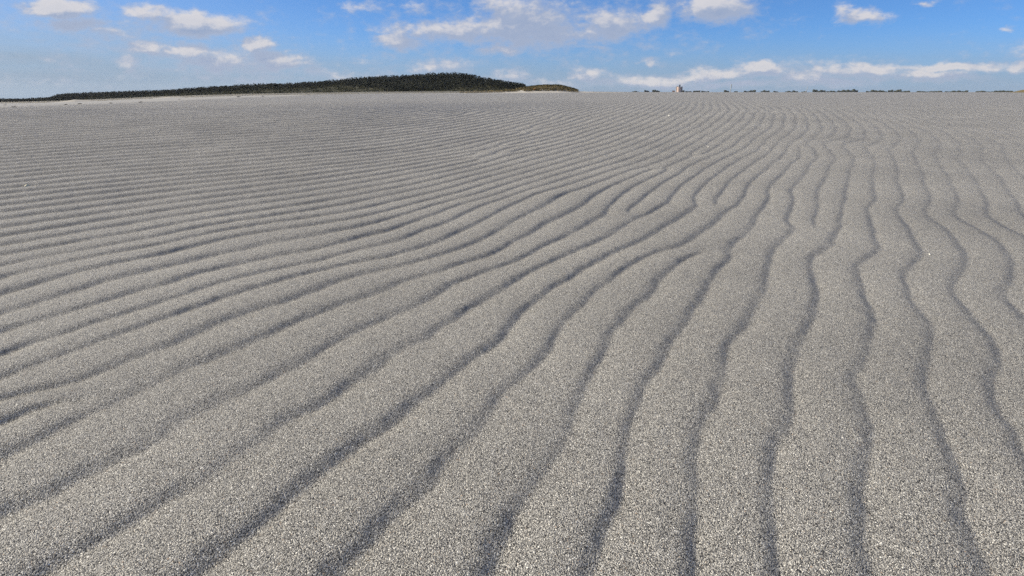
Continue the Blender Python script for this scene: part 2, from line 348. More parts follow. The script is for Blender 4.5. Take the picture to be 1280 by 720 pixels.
def build_ground():
    d = math.radians
    az = np.concatenate([np.arange(-180, -75, .8), np.arange(-75, -50, .18), np.arange(-50, 50, FINE_AZ), np.arange(50, 75, .18), np.arange(75, 180, .8)])
    az = np.radians(az)
    r = [0.04]
    while r[-1] < 3200:
        q = r[-1]
        k = .05 if q < .40 else FINE_R if q < 14 else FINE_R * 1.8 if q < 40 else .02 if q < 120 else .05
        r.append(q * (1 + k))
    r = np.array(r)
    # coarse phase grid
    ga = np.concatenate([np.linspace(-math.pi, -d(80), 40)[:-1], np.linspace(-d(80), d(80), 260), np.linspace(d(80), math.pi, 40)[1:]])
    gr = np.exp(np.linspace(math.log(.03), math.log(60), 300))
    GX = np.sin(ga)[:, None] * gr; GY = np.cos(ga)[:, None] * gr
    S = spline_phase(GX, GY)
    e = 1e-3
    gx = (spline_phase(GX + e, GY) - S) / e; gy = (spline_phase(GX, GY + e) - S) / e
    lam = np.clip(1 / np.maximum(np.hypot(gx, gy), 1e-3), .04, .26)
    rc = np.minimum(r, 59.9)
    ph = bilin(S, ga, gr, az, rc)
    lm = bilin(lam, ga, gr, az, rc)
    x = np.sin(az)[:, None] * r[None]; y = np.cos(az)[:, None] * r[None]
    ph = ph + fork_phase(x, y)
    # small wander of the crest lines and uneven crest height
    ph += .04 * fbm(x / .05, y / .05, 3, 3) * (1 - .75 * smooth((r - 1.6) / 2))[None] + .045 * fbm(x / .16, y / .16, 5)
    far = smooth((r - 2.2) / 4)[None]
    side = smooth((x - .12 * y + .3) / 1.5)
    ph += far * (.07 + .13 * side) * fbm(x / .42, y / .42, 9, 3)
    for vx, vy, a, s in EXTRA_FORKS:
        ph += s * ((np.arctan2(y - vy, x - vx) - a) % (2 * np.pi)) / (2 * np.pi)
    amp = .90 + (.46 - .22 * smooth((r - 1.5) / 2)[None]) * fbm(x / .13, y / .13, 21, 2) + .2 * fbm(x / .5, y / .5, 23, 2)
    amp = np.clip(amp, .42, 1.05)
    amp *= (1.0 + .0 * smooth((r[None] - 1.6) / 2.5)) - (.40 + .38 * smooth((r[None] - 2.2) / 4)) * smooth((x / np.maximum(y, .3) + .15) / .9)
    for vx, vy, a, s in RIPPLE_FORKS + EXTRA_FORKS:
        amp *= smooth(np.hypot(x - vx, y - vy) / .08) * .75 + .25
    fade = 1 - smooth((r[None] - 13) / 22)
    # profile table: scalloped ripple, rounded crest, steep lee ending in a sharp trough at phase +LEE_SHIFT
    q = np.linspace(0, 1, 1025)[:-1]
    tc, b_ = CREST_AT, LEE_SLOPE
    lee = smooth((q - tc) / (.68 * (1 - tc)))
    a_ = b_ * lee.mean() / (tc / 2)
    sl = np.where(q < tc, a_ * (1 - q / tc), -b_ * lee)
    s = np.cumsum(sl) / len(q)
    kx = np.minimum(q, 1 - q); g = np.exp(-.5 * (kx / .024) ** 2); g /= g.sum()
    s = np.real(np.fft.ifft(np.fft.fft(s) * np.fft.fft(g)))
    s -= s.mean()
    s = np.append(s, s[0]); q = np.append(q, 1)
    lm = np.minimum(lm, .108 + .2 * smooth((r[None] - 1.5) / 3))
    h = np.interp((ph - LEE_SHIFT) % 1, q, s) * lm * amp * fade
    z, rr, re, _ = ground_parts(x, y)
    z = z + h + .006 * fbm(x / .9, y / .9, 31) * smooth(r / 1.5)[None] * (1 - smooth((r - 10) / 10))[None]
    z += .0007 * fbm(x / .024, y / .024, 41, 2) * fade
    z += .05 * fbm(x / 9, y / 9, 33) * smooth((r - 18) / 40)[None] * (x < y * .2)
    dry = smooth((rr - re * .97) / (re * .10)) * smooth((0.12 - np.arctan2(x, y)) / .2)
    dry *= (rr < 900)
    nA, nR = x.shape
    co = np.stack([x, y, z], -1).reshape(-1, 3)
    i = np.arange(nA)[:, None]; j = np.arange(nR - 1)[None]
    i2 = (i + 1) % nA
    faces = np.stack([i * nR + j, i2 * nR + j, i2 * nR + j + 1, i * nR + j + 1], -1).reshape(-1, 4)[:, ::-1]
    # inner cap closes the pole with thin quads
    o = mesh_object('sand_ground', co, faces, M_SAND)
    at = o.data.attributes.new('dry_sand', 'FLOAT', 'POINT')
    at.data.foreach_set('value', dry.astype(np.float32).ravel())
    tag(o, 'grey rippled coarse sand of the beach', kind='structure')
    print('ground', len(co))
    return o


EXTRA_FORKS = []
_r = random.Random(4)
for _i in range(10):
    _y = 4.2 + 7.5 * _r.random() ** 1.3
    _x = _y * _r.uniform(-.15, .75)
    _l = _r.uniform(.35, 1.0); _a = math.radians(90 - _r.uniform(20, 34))
    EXTRA_FORKS += [(_x, _y, _a, 1), (_x + _l * math.cos(_a), _y + _l * math.sin(_a), _a, -1)]
FINE_AZ = .092
FINE_R = .0036
CREST_AT, LEE_SLOPE, LEE_SHIFT = .71, .385, .082
build_ground()

# ------------------------------------------------------------------ hill, dunes
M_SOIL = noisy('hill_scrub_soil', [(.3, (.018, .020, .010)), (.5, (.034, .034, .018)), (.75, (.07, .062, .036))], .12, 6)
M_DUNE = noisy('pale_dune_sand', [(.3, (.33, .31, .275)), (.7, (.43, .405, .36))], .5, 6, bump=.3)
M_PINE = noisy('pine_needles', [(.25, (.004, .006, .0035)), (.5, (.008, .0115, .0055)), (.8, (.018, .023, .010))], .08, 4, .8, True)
M_SHRUB = noisy('coastal_scrub_leaves', [(.25, (.022, .025, .010)), (.5, (.045, .046, .020)), (.8, (.085, .075, .036))], .05, 4, .85, True)
M_GRASS = noisy('dry_dune_grass', [(.25, (.07, .062, .026)), (.5, (.15, .12, .055)), (.8, (.25, .185, .085))], .3, 4, .9, True)
M_RUST = noisy('rusty_leaves', [(.3, (.14, .075, .025)), (.7, (.24, .13, .045))], 2, 4)
M_BARK = noisy('dry_wood', [(.3, (.05, .04, .03)), (.7, (.13, .11, .09))], 6, 4)

TOP_PY = curve([(-400, 134), (0, 125), (30, 123), (60, 121.8), (68, 119), (85, 116.8), (130, 116), (190, 113.8), (240, 111.2), (270, 109),
                (320, 106.5), (360, 105), (400, 103), (430, 100.3), (460, 98), (480, 96.8), (520, 94.8), (545, 93.2), (570, 93), (585, 94.4),
                (600, 97.5), (620, 101), (640, 104.6), (652, 105.6), (660, 109), (668, 112.5), (690, 115)])
TREE_H = curve([(-400, 3.2), (0, 3.0), (300, 3.2), (640, 3.4), (700, 2.5)])
HILL_W = 95.0


def hill_point(px, s):
    """s: 0 at the foot, 1 on the ridge, up to 1.8 down the back"""
    az = np.interp(px, PXG, AZG)
    D = HILL_R(px)
    zf = HC - D * dep(px, BASE_PY(px)) - .6
    rt = D + HILL_W
    zt = HC - rt * dep(px, TOP_PY(px)) - TREE_H(px) * .9
    zt = np.maximum(zt, zf + .1)
    k = np.where(s <= 1, np.sin(np.clip(s, 0, 1) * np.pi / 2) ** 1.15, np.cos(np.clip(s - 1, 0, .95) * np.pi / 2 / .95))
    z = zf + (zt - zf) * k
    r = D + HILL_W * s
    x = r * np.sin(az); y = r * np.cos(az)
    z = z + .7 * fbm(x / 17, y / 17, 51) * np.clip(k, 0, 1)
    return x, y, z


def grid_mesh(name, fx, us, vs, mat):
    U, V = np.meshgrid(us, vs, indexing='ij')
    x, y, z = fx(U, V)
    n, m = U.shape
    i = np.arange(n - 1)[:, None]; j = np.arange(m - 1)[None]
    f = np.stack([i * m + j, (i + 1) * m + j, (i + 1) * m + j + 1, i * m + j + 1], -1).reshape(-1, 4)
    return mesh_object(name, np.stack([x, y, z], -1).reshape(-1, 3), f, mat)


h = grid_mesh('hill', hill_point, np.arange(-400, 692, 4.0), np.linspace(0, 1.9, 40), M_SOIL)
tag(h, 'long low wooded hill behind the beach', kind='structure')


def leaf_cloud(base, height, width, per, leaf, shape, mat, name, seed):
    """one mesh of many plants: base (n,3), leaf sized quads spread through each crown"""
    rs = np.random.RandomState(seed)
    n = len(base)
    t = rs.rand(n, per)                                  # height in crown
    if shape == 'pine':
        prof = (1 - t ** 2.2) ** .6 * (.45 + .75 * np.minimum(t * 3, 1)) * .85
        lo = .12
    else:
        prof = np.sqrt(np.clip(1 - (2 * t - .8) ** 2, .05, 1))
        lo = .0
    rad = np.sqrt(rs.rand(n, per)) * prof * width[:, None] * .5 * (.75 + .5 * rs.rand(n, per))
    an = rs.rand(n, per) * 2 * np.pi
    lobe = 1 + .35 * np.sin(an * 3 + rs.rand(n, 1) * 6.3) * np.sin(t * 9 + rs.rand(n, 1) * 6.3)
    c = np.stack([base[:, 0, None] + rad * lobe * np.cos(an), base[:, 1, None] + rad * lobe * np.sin(an),
                  base[:, 2, None] + (lo + (1 - lo) * t) * height[:, None]], -1).reshape(-1, 3)
    m = len(c)
    a = rs.randn(m, 3); a /= np.linalg.norm(a, axis=1)[:, None]
    b = np.cross(a, rs.randn(m, 3)); b /= np.linalg.norm(b, axis=1)[:, None]
    L = (leaf * (.6 + .8 * rs.rand(n, per))).reshape(-1, 1)
    q = np.stack([c - a * L - b * L * .6, c + a * L - b * L * .5, c + a * L * .8 + b * L * .6, c - a * L * .7 + b * L * .5], 1).reshape(-1, 3)
    return mesh_object(name, q, np.arange(m * 4).reshape(-1, 4), mat)


def scatter_hill(n, px0, px1, s0, s1, seed):
    rs = np.random.RandomState(seed)
    px = px0 + (px1 - px0) * rs.rand(n); s = s0 + (s1 - s0) * rs.rand(n)
    x, y, z = hill_point(px, s)
    return px, s, np.stack([x, y, z], -1), rs


# pine wood over the hill
px, s, base, rs = scatter_hill(10500, -380, 668, .0, 1.35, 3)
fr = curve([(-400, .0), (60, .0), (75, .08), (110, .3), (190, .5), (300, .62), (420, .55), (470, .2), (560, .15), (600, .35), (640, .5), (668, .75)])(px)
keep = s + .25 * fbm(base[:, 0] / 14, base[:, 1] / 14, 61) > fr
px, s, base = px[keep], s[keep], base[keep]
n = len(base)
hh = TREE_H(px) * (.7 + .55 * rs.rand(n)) * np.where(px < 70, .9, 1)
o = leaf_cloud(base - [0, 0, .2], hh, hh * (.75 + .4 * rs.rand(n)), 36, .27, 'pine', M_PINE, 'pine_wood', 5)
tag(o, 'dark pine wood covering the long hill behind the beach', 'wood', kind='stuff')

# olive scrub on the lower slopes
px, s, base, rs = scatter_hill(6500, -380, 690, .0, .8, 13)
fr = curve([(-400, .1), (60, .1), (90, .4), (190, .72), (300, .85), (420, .78), (470, .45), (560, .38), (600, .5), (640, .65), (690, .9)])(px)
keep = (s < fr) & (s > np.interp(px, [-400, 70, 110, 190, 240, 420, 480, 600, 690], [.0, .0, .02, .05, .0, .0, .0, .02, .1]))
px, s, base = px[keep], s[keep], base[keep]
n = len(base)
hh = .7 + 1.3 * rs.rand(n)
o = leaf_cloud(base - [0, 0, .15], hh, hh * (1.3 + .8 * rs.rand(n)), 26, .2, 'shrub', M_SHRUB, 'scrub', 15)
tag(o, 'olive brown scrub along the lower slope of the hill', 'scrub', kind='stuff')


# dunes in front of the hill
def ridge_dune(name, label, top, base_py, r0, width, mat=M_DUNE, px_step=1.5):
    tp = curve(top)
    p0, p1 = top[0][0], top[-1][0]

    def f(U, V):
        az = np.interp(U, PXG, AZG)
        zf = HC - r0 * dep(U, base_py + 0 * U) - .4
        rt = r0 + width
        zt = np.maximum(HC - rt * dep(U, tp(U)), zf)
        k = np.sin(np.clip(V, 0, 1) * np.pi) ** 1.1
        r = r0 + width * 2 * V
        x = r * np.sin(az); y = r * np.cos(az)
        return x, y, zf + (zt - zf) * k + .12 * fbm(x / 3, y / 3, 71) * k
    o = grid_mesh(name, f, np.arange(p0, p1 + .1, px_step), np.linspace(0, 1, 26), mat)
    tag(o, label, kind='structure')
    return f


dune_r = ridge_dune('dune', 'grassy dune running down to the sand at the right end of the hill',
                    [(560, 117), (590, 115.6), (620, 114.9), (640, 113.4), (655, 110.9), (665, 109.4), (680, 108), (700, 108.1), (710, 110.5),
                     (718, 112.8), (728, 114.4), (745, 115.1), (780, 115.6)], 116.1, 300, 22)
ridge_dune('dune', 'pale bare dune at the foot of the hill above the left beach',
           [(55, 128.2), (75, 126.5), (92, 124.2), (104, 124.6), (112, 124.9), (130, 126.8), (140, 127.5)], 128.2, 420, 14)
ridge_dune('dune', 'pale bare dune below the olive scrub of the hill',
           [(150, 126.5), (175, 124.6), (195, 122.4), (212, 120.6), (222, 120.8), (240, 122.2), (280, 121.5), (310, 121)], 126.0, 380, 14)
ridge_dune('dune', 'low brown hummock at the right end of the horizon',
           [(1262, 115.4), (1270, 114), (1276, 112.6), (1284, 111.6), (1300, 111), (1330, 112), (1360, 115.4)], 115.4, 500, 20, M_GRASS)


def tufts(f, n, u0, u1, v0, v1, hmin, hmax, seed):
    rs = np.random.RandomState(seed)
    u = u0 + (u1 - u0) * rs.rand(n); v = v0 + (v1 - v0) * rs.rand(n)
    x, y, z = f(u, v)
    return np.stack([x, y, z], -1), hmin + (hmax - hmin) * rs.rand(n), rs


b1, h1, rs = tufts(dune_r, 1100, 655, 722, .13, .55, .4, .9, 81)
o = leaf_cloud(b1 - [0, 0, .1], h1, h1 * 1.6, 22, .11, 'shrub', M_GRASS, 'dune_grass', 82)
tag(o, 'golden dry grass on the dune at the right end of the hill', 'grass', kind='stuff')
b1, h1, rs = tufts(dune_r, 500, 575, 662, .2, .5, .4, 1.0, 85)
o = leaf_cloud(b1 - [0, 0, .1], h1, h1 * 1.8, 20, .13, 'shrub', M_GRASS, 'dune_grass', 86)
tag(o, 'sparse dry grass on the sand between the pine wood and the grassy dune', 'grass', kind='stuff')
b1, h1, rs = tufts(dune_r, 900, 655, 720, .40, .60, .4, 1.0, 83)
o = leaf_cloud(b1 - [0, 0, .1], h1, h1 * 1.7, 24, .12, 'shrub', M_SHRUB, 'scrub', 84)
tag(o, 'dark green scrub along the crest of the grassy dune', 'scrub', kind='stuff')


def one_bush(name, px, py, w_px, h_px, r, mat, seed, label, cat, group=None, lobes=3):
    """a bush or tree clump: a welded lumpy crown on a short stem, leaf tips breaking its outline"""
    c = spot(px, py, r)
    w = w_px / F * r; hgt = h_px / F * r
    rs = np.random.RandomState(seed)
    a = math.atan2(c[0], c[1])
    tx, ty = math.cos(a), -math.sin(a)
    # height profile across the clump, made of overlapping lobes
    us = [(i + .5) / lobes + rs.uniform(-.12, .12) / lobes for i in range(lobes)]
    hs = [rs.uniform(.45, .95) for _ in range(lobes)]
    hs[rs.randint(lobes)] = 1.0
    nu, nv = 14 * lobes, 14
    vs = []
    for i in range(nu + 1):
        u = i / nu
        p = max(hh * math.sqrt(max(0, 1 - ((u - uc) * lobes / .85) ** 2)) for uc, hh in zip(us, hs))
        p = max(p, .14 * math.sin(math.pi * min(max(u, .02), .98)) ** .4)
        for k in range(nv):
            an = 2 * math.pi * k / nv
            q = 1 + rs.uniform(-.16, .16)
            zz = hgt * p * (.5 + .5 * math.sin(an) * q) if math.sin(an) > 0 else hgt * p * (.5 + .42 * math.sin(an))
            dd = math.cos(an) * q * hgt * .6 * p
            e = (u - .5) * w
            vs.append((tx * e - ty * dd, ty * e + tx * dd, zz))
    fs = []
    for i in range(nu):
        for k in range(nv):
            fs.append([i * nv + k, (i + 1) * nv + k, (i + 1) * nv + (k + 1) % nv, i * nv + (k + 1) % nv])
    fs.append([k for k in range(nv)][::-1]); fs.append([nu * nv + k for k in range(nv)])
    # leaf tips welded on the crown's faces
    base_n = len(fs)
    for f in range(0, base_n - 2):
        if rs.rand() < .75:
            q = [np.array(vs[v]) for v in fs[f]]
            m = sum(q) / 4
            nrm = np.cross(q[2] - q[0], q[3] - q[1]); ln = np.linalg.norm(nrm)
            if ln < 1e-9:
                continue
            tip = m + nrm / ln * hgt * rs.uniform(-.02, .10) * np.sign(np.dot(nrm, m - np.array([0, 0, hgt * .4])) or 1) + rs.randn(3) * hgt * .04
            vs.append(tuple(tip)); t_ = len(vs) - 1
            A_ = fs[f]
            fs[f] = [A_[0], A_[1], t_]
            fs += [[A_[1], A_[2], t_], [A_[2], A_[3], t_], [A_[3], A_[0], t_]]
    o = mesh_object(name, vs, fs, mat)
    o.location = c
    tag(o, label, cat, group)
    return o


one_bush('dune_shrub', 670.5, 113.3, 7, 2.8, 301, M_RUST, 91, 'rusty orange bush on the pale sand at the left foot of the grassy dune', 'bush', lobes=2)
one_bush('dune_shrub', 671.5, 113.6, 4, 1.3, 300, M_PINE, 92, 'small dark tuft at the foot of the rusty orange bush', 'bush', lobes=2)

# ------------------------------------------------------------------ far shore
M_FARTREE = noisy('far_tree_leaves', [(.25, (.030, .037, .030)), (.5, (.045, .052, .038)), (.8, (.068, .072, .052))], .05, 3, .85, True)  # leaf tones lightened, so part of the distance haze is in the colour
FAR_R = 1500.0
FAR = [  # px from, px to, top py, lobes, label
    (790, 799, 113.7, 3, 'faint low grey bush left of the pair of dark tree clumps near the silo building'),
    (805.5, 811.5, 112.6, 3, 'left of the two dark tree clumps standing left of the silo building'),
    (815.5, 824.5, 112.2, 4, 'right of the two dark tree clumps standing left of the silo building'),
    (852.5, 855.5, 112.9, 1, 'small tree touching the right side of the silo building'),
    (856.5, 864, 113.9, 3, 'low flat bush a little right of the silo building'),
    (866.5, 875, 113.2, 3, 'bumpy grey tree clump midway in the first half from silo building to mast'),
    (877, 886, 113.5, 4, 'flat grey tree line right of the bumpy clump beyond the silo building'),
    (905, 911, 112.6, 2, 'dark tree clump at the left foot of the tall thin mast'),
    (918, 922, 114.0, 2, 'tiny faint bush just right of the tall thin mast'),
    (930, 937, 113.5, 3, 'wide flat tree clump right of the mast, left of two round trees'),
    (937.5, 940.5, 112.9, 1, 'left of two small round trees right of the mast'),
    (941, 944.5, 112.6, 1, 'right of two small round trees right of the mast'),
    (951, 956, 112.8, 2, 'dark left end of the tree row halfway from mast to crane'),
    (956.5, 961.5, 113.3, 2, 'greyer right end of the tree row halfway from mast to crane'),
    (967, 972, 113.8, 2, 'faint lone bush halfway between the mast and the leaning crane'),
    (982, 990, 113.6, 3, 'low grey bush left of the green one before the leaning crane'),
    (991, 997, 113.2, 2, 'low greenish bush nearest the leaning crane on its left'),
    (1002, 1007, 114.1, 2, 'flat dark shed-high bush at the foot of the leaning crane'),
    (1016, 1021.3, 111.9, 2, 'tall dark tree clump just right of the leaning crane'),
    (1022.5, 1031, 112.6, 3, 'wide dark tree clump right of the tall one by the crane'),
    (1033, 1036.5, 114.0, 1, 'tiny bush between the wide dark clump and the flat tree row'),
    (1038, 1045, 113.5, 3, 'flat tree row left of the darkest long tree block'),
    (1047, 1052, 113.2, 2, 'grey bush beside the round tree left of the darkest long block'),
    (1052.3, 1055.5, 112.5, 1, 'round dark tree at the left end of the darkest long block'),
    (1056.5, 1070.5, 111.7, 5, 'longest and darkest flat topped block of trees on the horizon'),
    (1083, 1087.5, 113.8, 2, 'small pale bush right of the darkest long tree block'),
    (1089, 1095.5, 112.6, 2, 'dark tree with a sloping left side in the scattered row on the right'),
    (1096, 1103.5, 113.0, 3, 'grey twin humped tree clump in the scattered row on the right'),
    (1104, 1108.5, 113.9, 2, 'low grey bush between the twin humped clump and a round tree'),
    (1110.5, 1115.5, 112.5, 2, 'round dark tree left of the peaked one in the scattered row'),
    (1118, 1125.5, 112.2, 3, 'tallest peaked dark tree of the scattered row on the right'),
    (1127, 1136, 113.6, 3, 'low dark bush ending the scattered row on the right'),
    (1150, 1173, 113.7, 6, 'longest thin grey tree line on the right part of the horizon'),
    (1183.5, 1196, 113.6, 4, 'short grey tree line with a level top on the right horizon'),
    (1198.5, 1208, 113.3, 3, 'short dark tree line rising towards its right end'),
    (1224, 1244, 113.7, 5, 'low grey tree line with one bump left of the last dark line'),
    (1246.5, 1262, 113.4, 5, 'last dark tree line before the brown hummock at the right edge'),
]
for i, (a, b, top, lobes, label) in enumerate(FAR):
    one_bush('far_tree', (a + b) / 2, 115.3, b - a, (115.3 - top) * .92, FAR_R + 40 * math.sin(i * 2.4), M_FARTREE, 200 + i, label, 'tree',
             'trees along the far horizon', lobes=lobes)

# silo building
M_CONC = noisy('weathered_pink_concrete', [(.3, (.44, .33, .28)), (.7, (.54, .42, .36))], .15, 5)
M_WHITE = noisy('white_cladding', [(.3, (.68, .68, .68)), (.7, (.78, .78, .77))], .3, 3, .6)
M_DARKM = noisy('dark_steel', [(.3, (.07, .08, .09)), (.7, (.12, .13, .14))], .4, 3, .6)
M_BRICK = noisy('brown_brick', [(.3, (.20, .13, .10)), (.7, (.28, .19, .15))], .4, 4)
M_STEEL = noisy('galvanised_steel', [(.3, (.22, .24, .26)), (.7, (.32, .34, .35))], .3, 3, .5)


def add_box(vs, fs, c, d):
    n = len(vs)
    for sx in (-1, 1):
        for sy in (-1, 1):
            for sz in (0, 1):
                vs.append((c[0] + sx * d[0] / 2, c[1] + sy * d[1] / 2, c[2] + sz * d[2]))
    fs += [[n + q for q in f] for f in ([0, 1, 3, 2], [4, 6, 7, 5], [0, 4, 5, 1], [2, 3, 7, 6], [0, 2, 6, 4], [1, 5, 7, 3])]


def add_cyl(vs, fs, c, r0, r1, h, k=20):
    n = len(vs)
    for z, r in ((0, r0), (h, r1)):
        for i in range(k):
            a = 2 * math.pi * i / k
            vs.append((c[0] + r * math.cos(a), c[1] + r * math.sin(a), c[2] + z))
    fs += [[n + i, n + (i + 1) % k, n + k + (i + 1) % k, n + k + i] for i in range(k)]
    fs += [[n + k + i for i in range(k)], [n + k - 1 - i for i in range(k)]]


def part(name, mat, parent, *shapes):
    vs, fs = [], []
    for kind, *a in shapes:
        (add_box if kind == 'box' else add_cyl)(vs, fs, *a)
    return mesh_object(name, vs, fs, mat, parent)


def thing(name, px, py, r, label, cat):
    o = bpy.data.objects.new(name, None)
    COL.objects.link(o)
    o.location = spot(px, py, r)
    o.rotation_euler = (0, 0, -bearing(px, py)[0])
    tag(o, label, cat)
    return o


S = 1500 / F  # metres per survey pixel at that distance
b = thing('silo_building', 848, 115.3, 1500, 'squat pale brown silo building with white left side and dark roof towers', 'building')
part('silo', M_CONC, b, ('cyl', (.4 * S, 0, 0), 3.3 * S, 3.25 * S, 6.0 * S, 28))
part('stair_tower', M_WHITE, b, ('box', (-3.1 * S, -1.2 * S, 0), (1.2 * S, 2.2 * S, 6.0 * S)))
part('roof_tower', M_DARKM, b, ('box', (1.1 * S, 0, 6.0 * S), (1.7 * S, 1.6 * S, 2.2 * S)), ('box', (1.1 * S, 0, 8.2 * S), (2.1 * S, 2.0 * S, .25 * S)))
part('lift_tower', M_DARKM, b, ('box', (3.7 * S, -.6 * S, 2.2 * S), (1.3 * S, 1.8 * S, 4.3 * S)), ('cyl', (3.7 * S, -.6 * S, 0), .5 * S, .5 * S, 2.2 * S, 10))
part('roof_plant', M_STEEL, b, ('box', (-1.5 * S, 0, 6.0 * S), (2.2 * S, 2 * S, .9 * S)))
part('annex', M_BRICK, b, ('box', (-5.6 * S, 0, 0), (3.1 * S, 4 * S, 1.9 * S)))

M_ = 1500 / F
b = thing('radio_mast', 912.9, 115.3, 1500, 'tall thin grey mast on the horizon right of the silo building', 'mast')
part('pole', M_STEEL, b, ('cyl', (0, 0, 0), .45 * M_, .30 * M_, 9.4 * M_, 10))
for pz in (7.3, 5.1):
    part('platform', M_STEEL, b, ('cyl', (0, 0, pz * M_), .6 * M_, .6 * M_, .35 * M_, 12))
part('antenna', M_WHITE, b, ('box', (.62 * M_, 0, 5.6 * M_), (.35 * M_, .4 * M_, 3.2 * M_)))
b.rotation_euler[1] = .05
b = thing('crane', 1007.4, 115.3, 1500, 'small thin leaning crane boom on the horizon right of the mast', 'crane')
part('boom', M_STEEL, b, ('cyl', (0, 0, .8 * M_), .30 * M_, .18 * M_, 6.1 * M_, 8)).rotation_euler = (0, .22, 0)
part('base', M_DARKM, b, ('box', (0, 0, 0), (1.6 * M_, 1.4 * M_, .9 * M_)))
part('cab', M_WHITE, b, ('box', (-.4 * M_, 0, .9 * M_), (.7 * M_, .9 * M_, .6 * M_)))

# ------------------------------------------------------------------ shells and driftwood
M_SHELL = noisy('bleached_shell', [(.3, (.70, .66, .56)), (.7, (.84, .82, .76))], 90, 3, .5)
M_SHELLY = noisy('yellowish_shell', [(.3, (.72, .62, .38)), (.7, (.84, .76, .54))], 90, 3, .5)


def shell(px, py, size, mat, label, seed):
    x, y, r = ground_hit(px, py)
    rs = random.Random(seed)
    vs, fs = [], []
    nr, na = 6, 19
    for i in range(nr + 1):
        t = i / nr
        for j in range(na):
            a = math.radians(-80 + 160 * j / (na - 1))
            rr = t * (1 + .035 * math.cos(j * math.pi)) * (1 - .12 * abs(math.sin(a)))
            bulge = .42 * math.sin(math.pi * min(1, t * .93)) * math.cos(a * .95) + .02 * math.cos(j * math.pi) * t
            vs.append((size * rr * math.sin(a), size * (rr * math.cos(a) - .5), size * max(bulge, 0)))
    for i in range(nr):
        for j in range(na - 1):
            fs.append([i * na + j, i * na + j + 1, (i + 1) * na + j + 1, (i + 1) * na + j])
    o = mesh_object('seashell', vs, fs, mat)
    md = o.modifiers.new('thickness', 'SOLIDIFY'); md.thickness = size * .06
    o.location = (x, y, ground_z(x, y)[0] + size * .12)
    o.rotation_euler = (rs.uniform(-.3, .5), rs.uniform(-.3, .3), rs.uniform(0, 6.3))
    tag(o, label, 'shell')


shell(34, 233, .020, M_SHELLY, 'yellowish white shell lying alone on the fine ripples at the left edge', 1)
shell(41.5, 250.5, .008, M_SHELL, 'tiny white shell just below the yellowish one at the left edge', 2)
shell(836.5, 145, .027, M_SHELL, 'white shell on the far sand below the silo building', 3)
shell(885.5, 184, .011, M_SHELL, 'small white shell among the wavy ripples right of centre', 4)
shell(1162, 318.5, .0045, M_SHELL, 'tiny white shell chip beside a wavy trough near the right edge', 5)


def driftwood(px, py, w_px, label, seed, cat='driftwood', name='driftwood', mat=M_BARK):
    x, y, r = ground_hit(px, py)
    rs = random.Random(seed)
    L = w_px / F * r
    vs, fs = [], []

    def limb(p, d, ln, r0, k=7, seg=7):
        n0 = len(vs)
        p = list(p)
        for i in range(seg + 1):
            t = i / seg
            q = r0 * (1 - .7 * t) * rs.uniform(.85, 1.15)
            for j in range(k):
                a = 2 * math.pi * j / k
                vs.append((p[0] + q * math.sin(a) * -d[1], p[1] + q * math.sin(a) * d[0], p[2] + q * math.cos(a)))
            for c in range(3):
                p[c] += d[c] * ln / seg + rs.uniform(-.05, .05) * ln
        for i in range(seg):
            for j in range(k):
                fs.append([n0 + i * k + j, n0 + i * k + (j + 1) % k, n0 + (i + 1) * k + (j + 1) % k, n0 + (i + 1) * k + j])
        fs.append([n0 + j for j in range(k)][::-1]); fs.append([n0 + seg * k + j for j in range(k)])
    limb((-L / 2, 0, L * .09), (1, .1, .02), L, L * .13)
    limb((-L * .1, 0, L * .12), (.6, .3, .55), L * .4, L * .07)
    limb((L * .1, 0, L * .10), (.5, -.5, .5), L * .3, L * .05)
    o = mesh_object(name, vs, fs, mat)
    o.location = (x, y, ground_z(x, y)[0])
    o.rotation_euler = (0, 0, -math.atan2(x, y) + rs.uniform(-.4, .4))
    tag(o, label, cat)


driftwood(7, 131.6, 3, 'small dark driftwood nearest the left edge below the hill', 1)
driftwood(18.3, 134.2, 4.5, 'longest dark driftwood log on the sand edge at far left', 2)
driftwood(83, 131.3, 3.5, 'grey driftwood left of the dark piece below the first pale dune', 3)
driftwood(100, 130.2, 4, 'dark driftwood right of the grey piece below the first pale dune', 4)
driftwood(139, 129.2, 3, 'small driftwood midway between the two pale dunes', 5)
driftwood(176, 128.2, 4, 'twig of driftwood on the pale strip left of the second pale dune', 6)
driftwood(225, 124.6, 3, 'dark driftwood on the second pale dune\'s lower edge', 7)
driftwood(298.5, 121.4, 4, 'dark driftwood on the sand edge below the olive scrub', 8)
driftwood(329, 120.8, 3, 'short driftwood furthest right along the sand edge', 9)
driftwood(39.5, 132.9, 2.5, 'bleached white driftwood between the two darkest pieces at far left', 10, mat=M_WHITE)

# ------------------------------------------------------------------ haze
def volume_box(name, lo, hi, density, colour, aniso, label):
    vs, fs = [], []
    c = [(lo[i] + hi[i]) / 2 for i in range(3)]
    add_box(vs, fs, (c[0], c[1], lo[2]), (hi[0] - lo[0], hi[1] - lo[1], hi[2] - lo[2]))
    m = bpy.data.materials.new(name); m.use_nodes = True
    t = NT(m.node_tree)
    out = t.n('ShaderNodeOutputMaterial')
    v = t.n('ShaderNodeVolumePrincipled')
    v.inputs['Color'].default_value = (*colour, 1)
    v.inputs['Density'].default_value = density
    v.inputs['Anisotropy'].default_value = aniso
    t.link(v.outputs[0], out.inputs['Volume'])
    o = mesh_object(name, vs, fs, m)
    tag(o, label, kind='stuff')
    return o


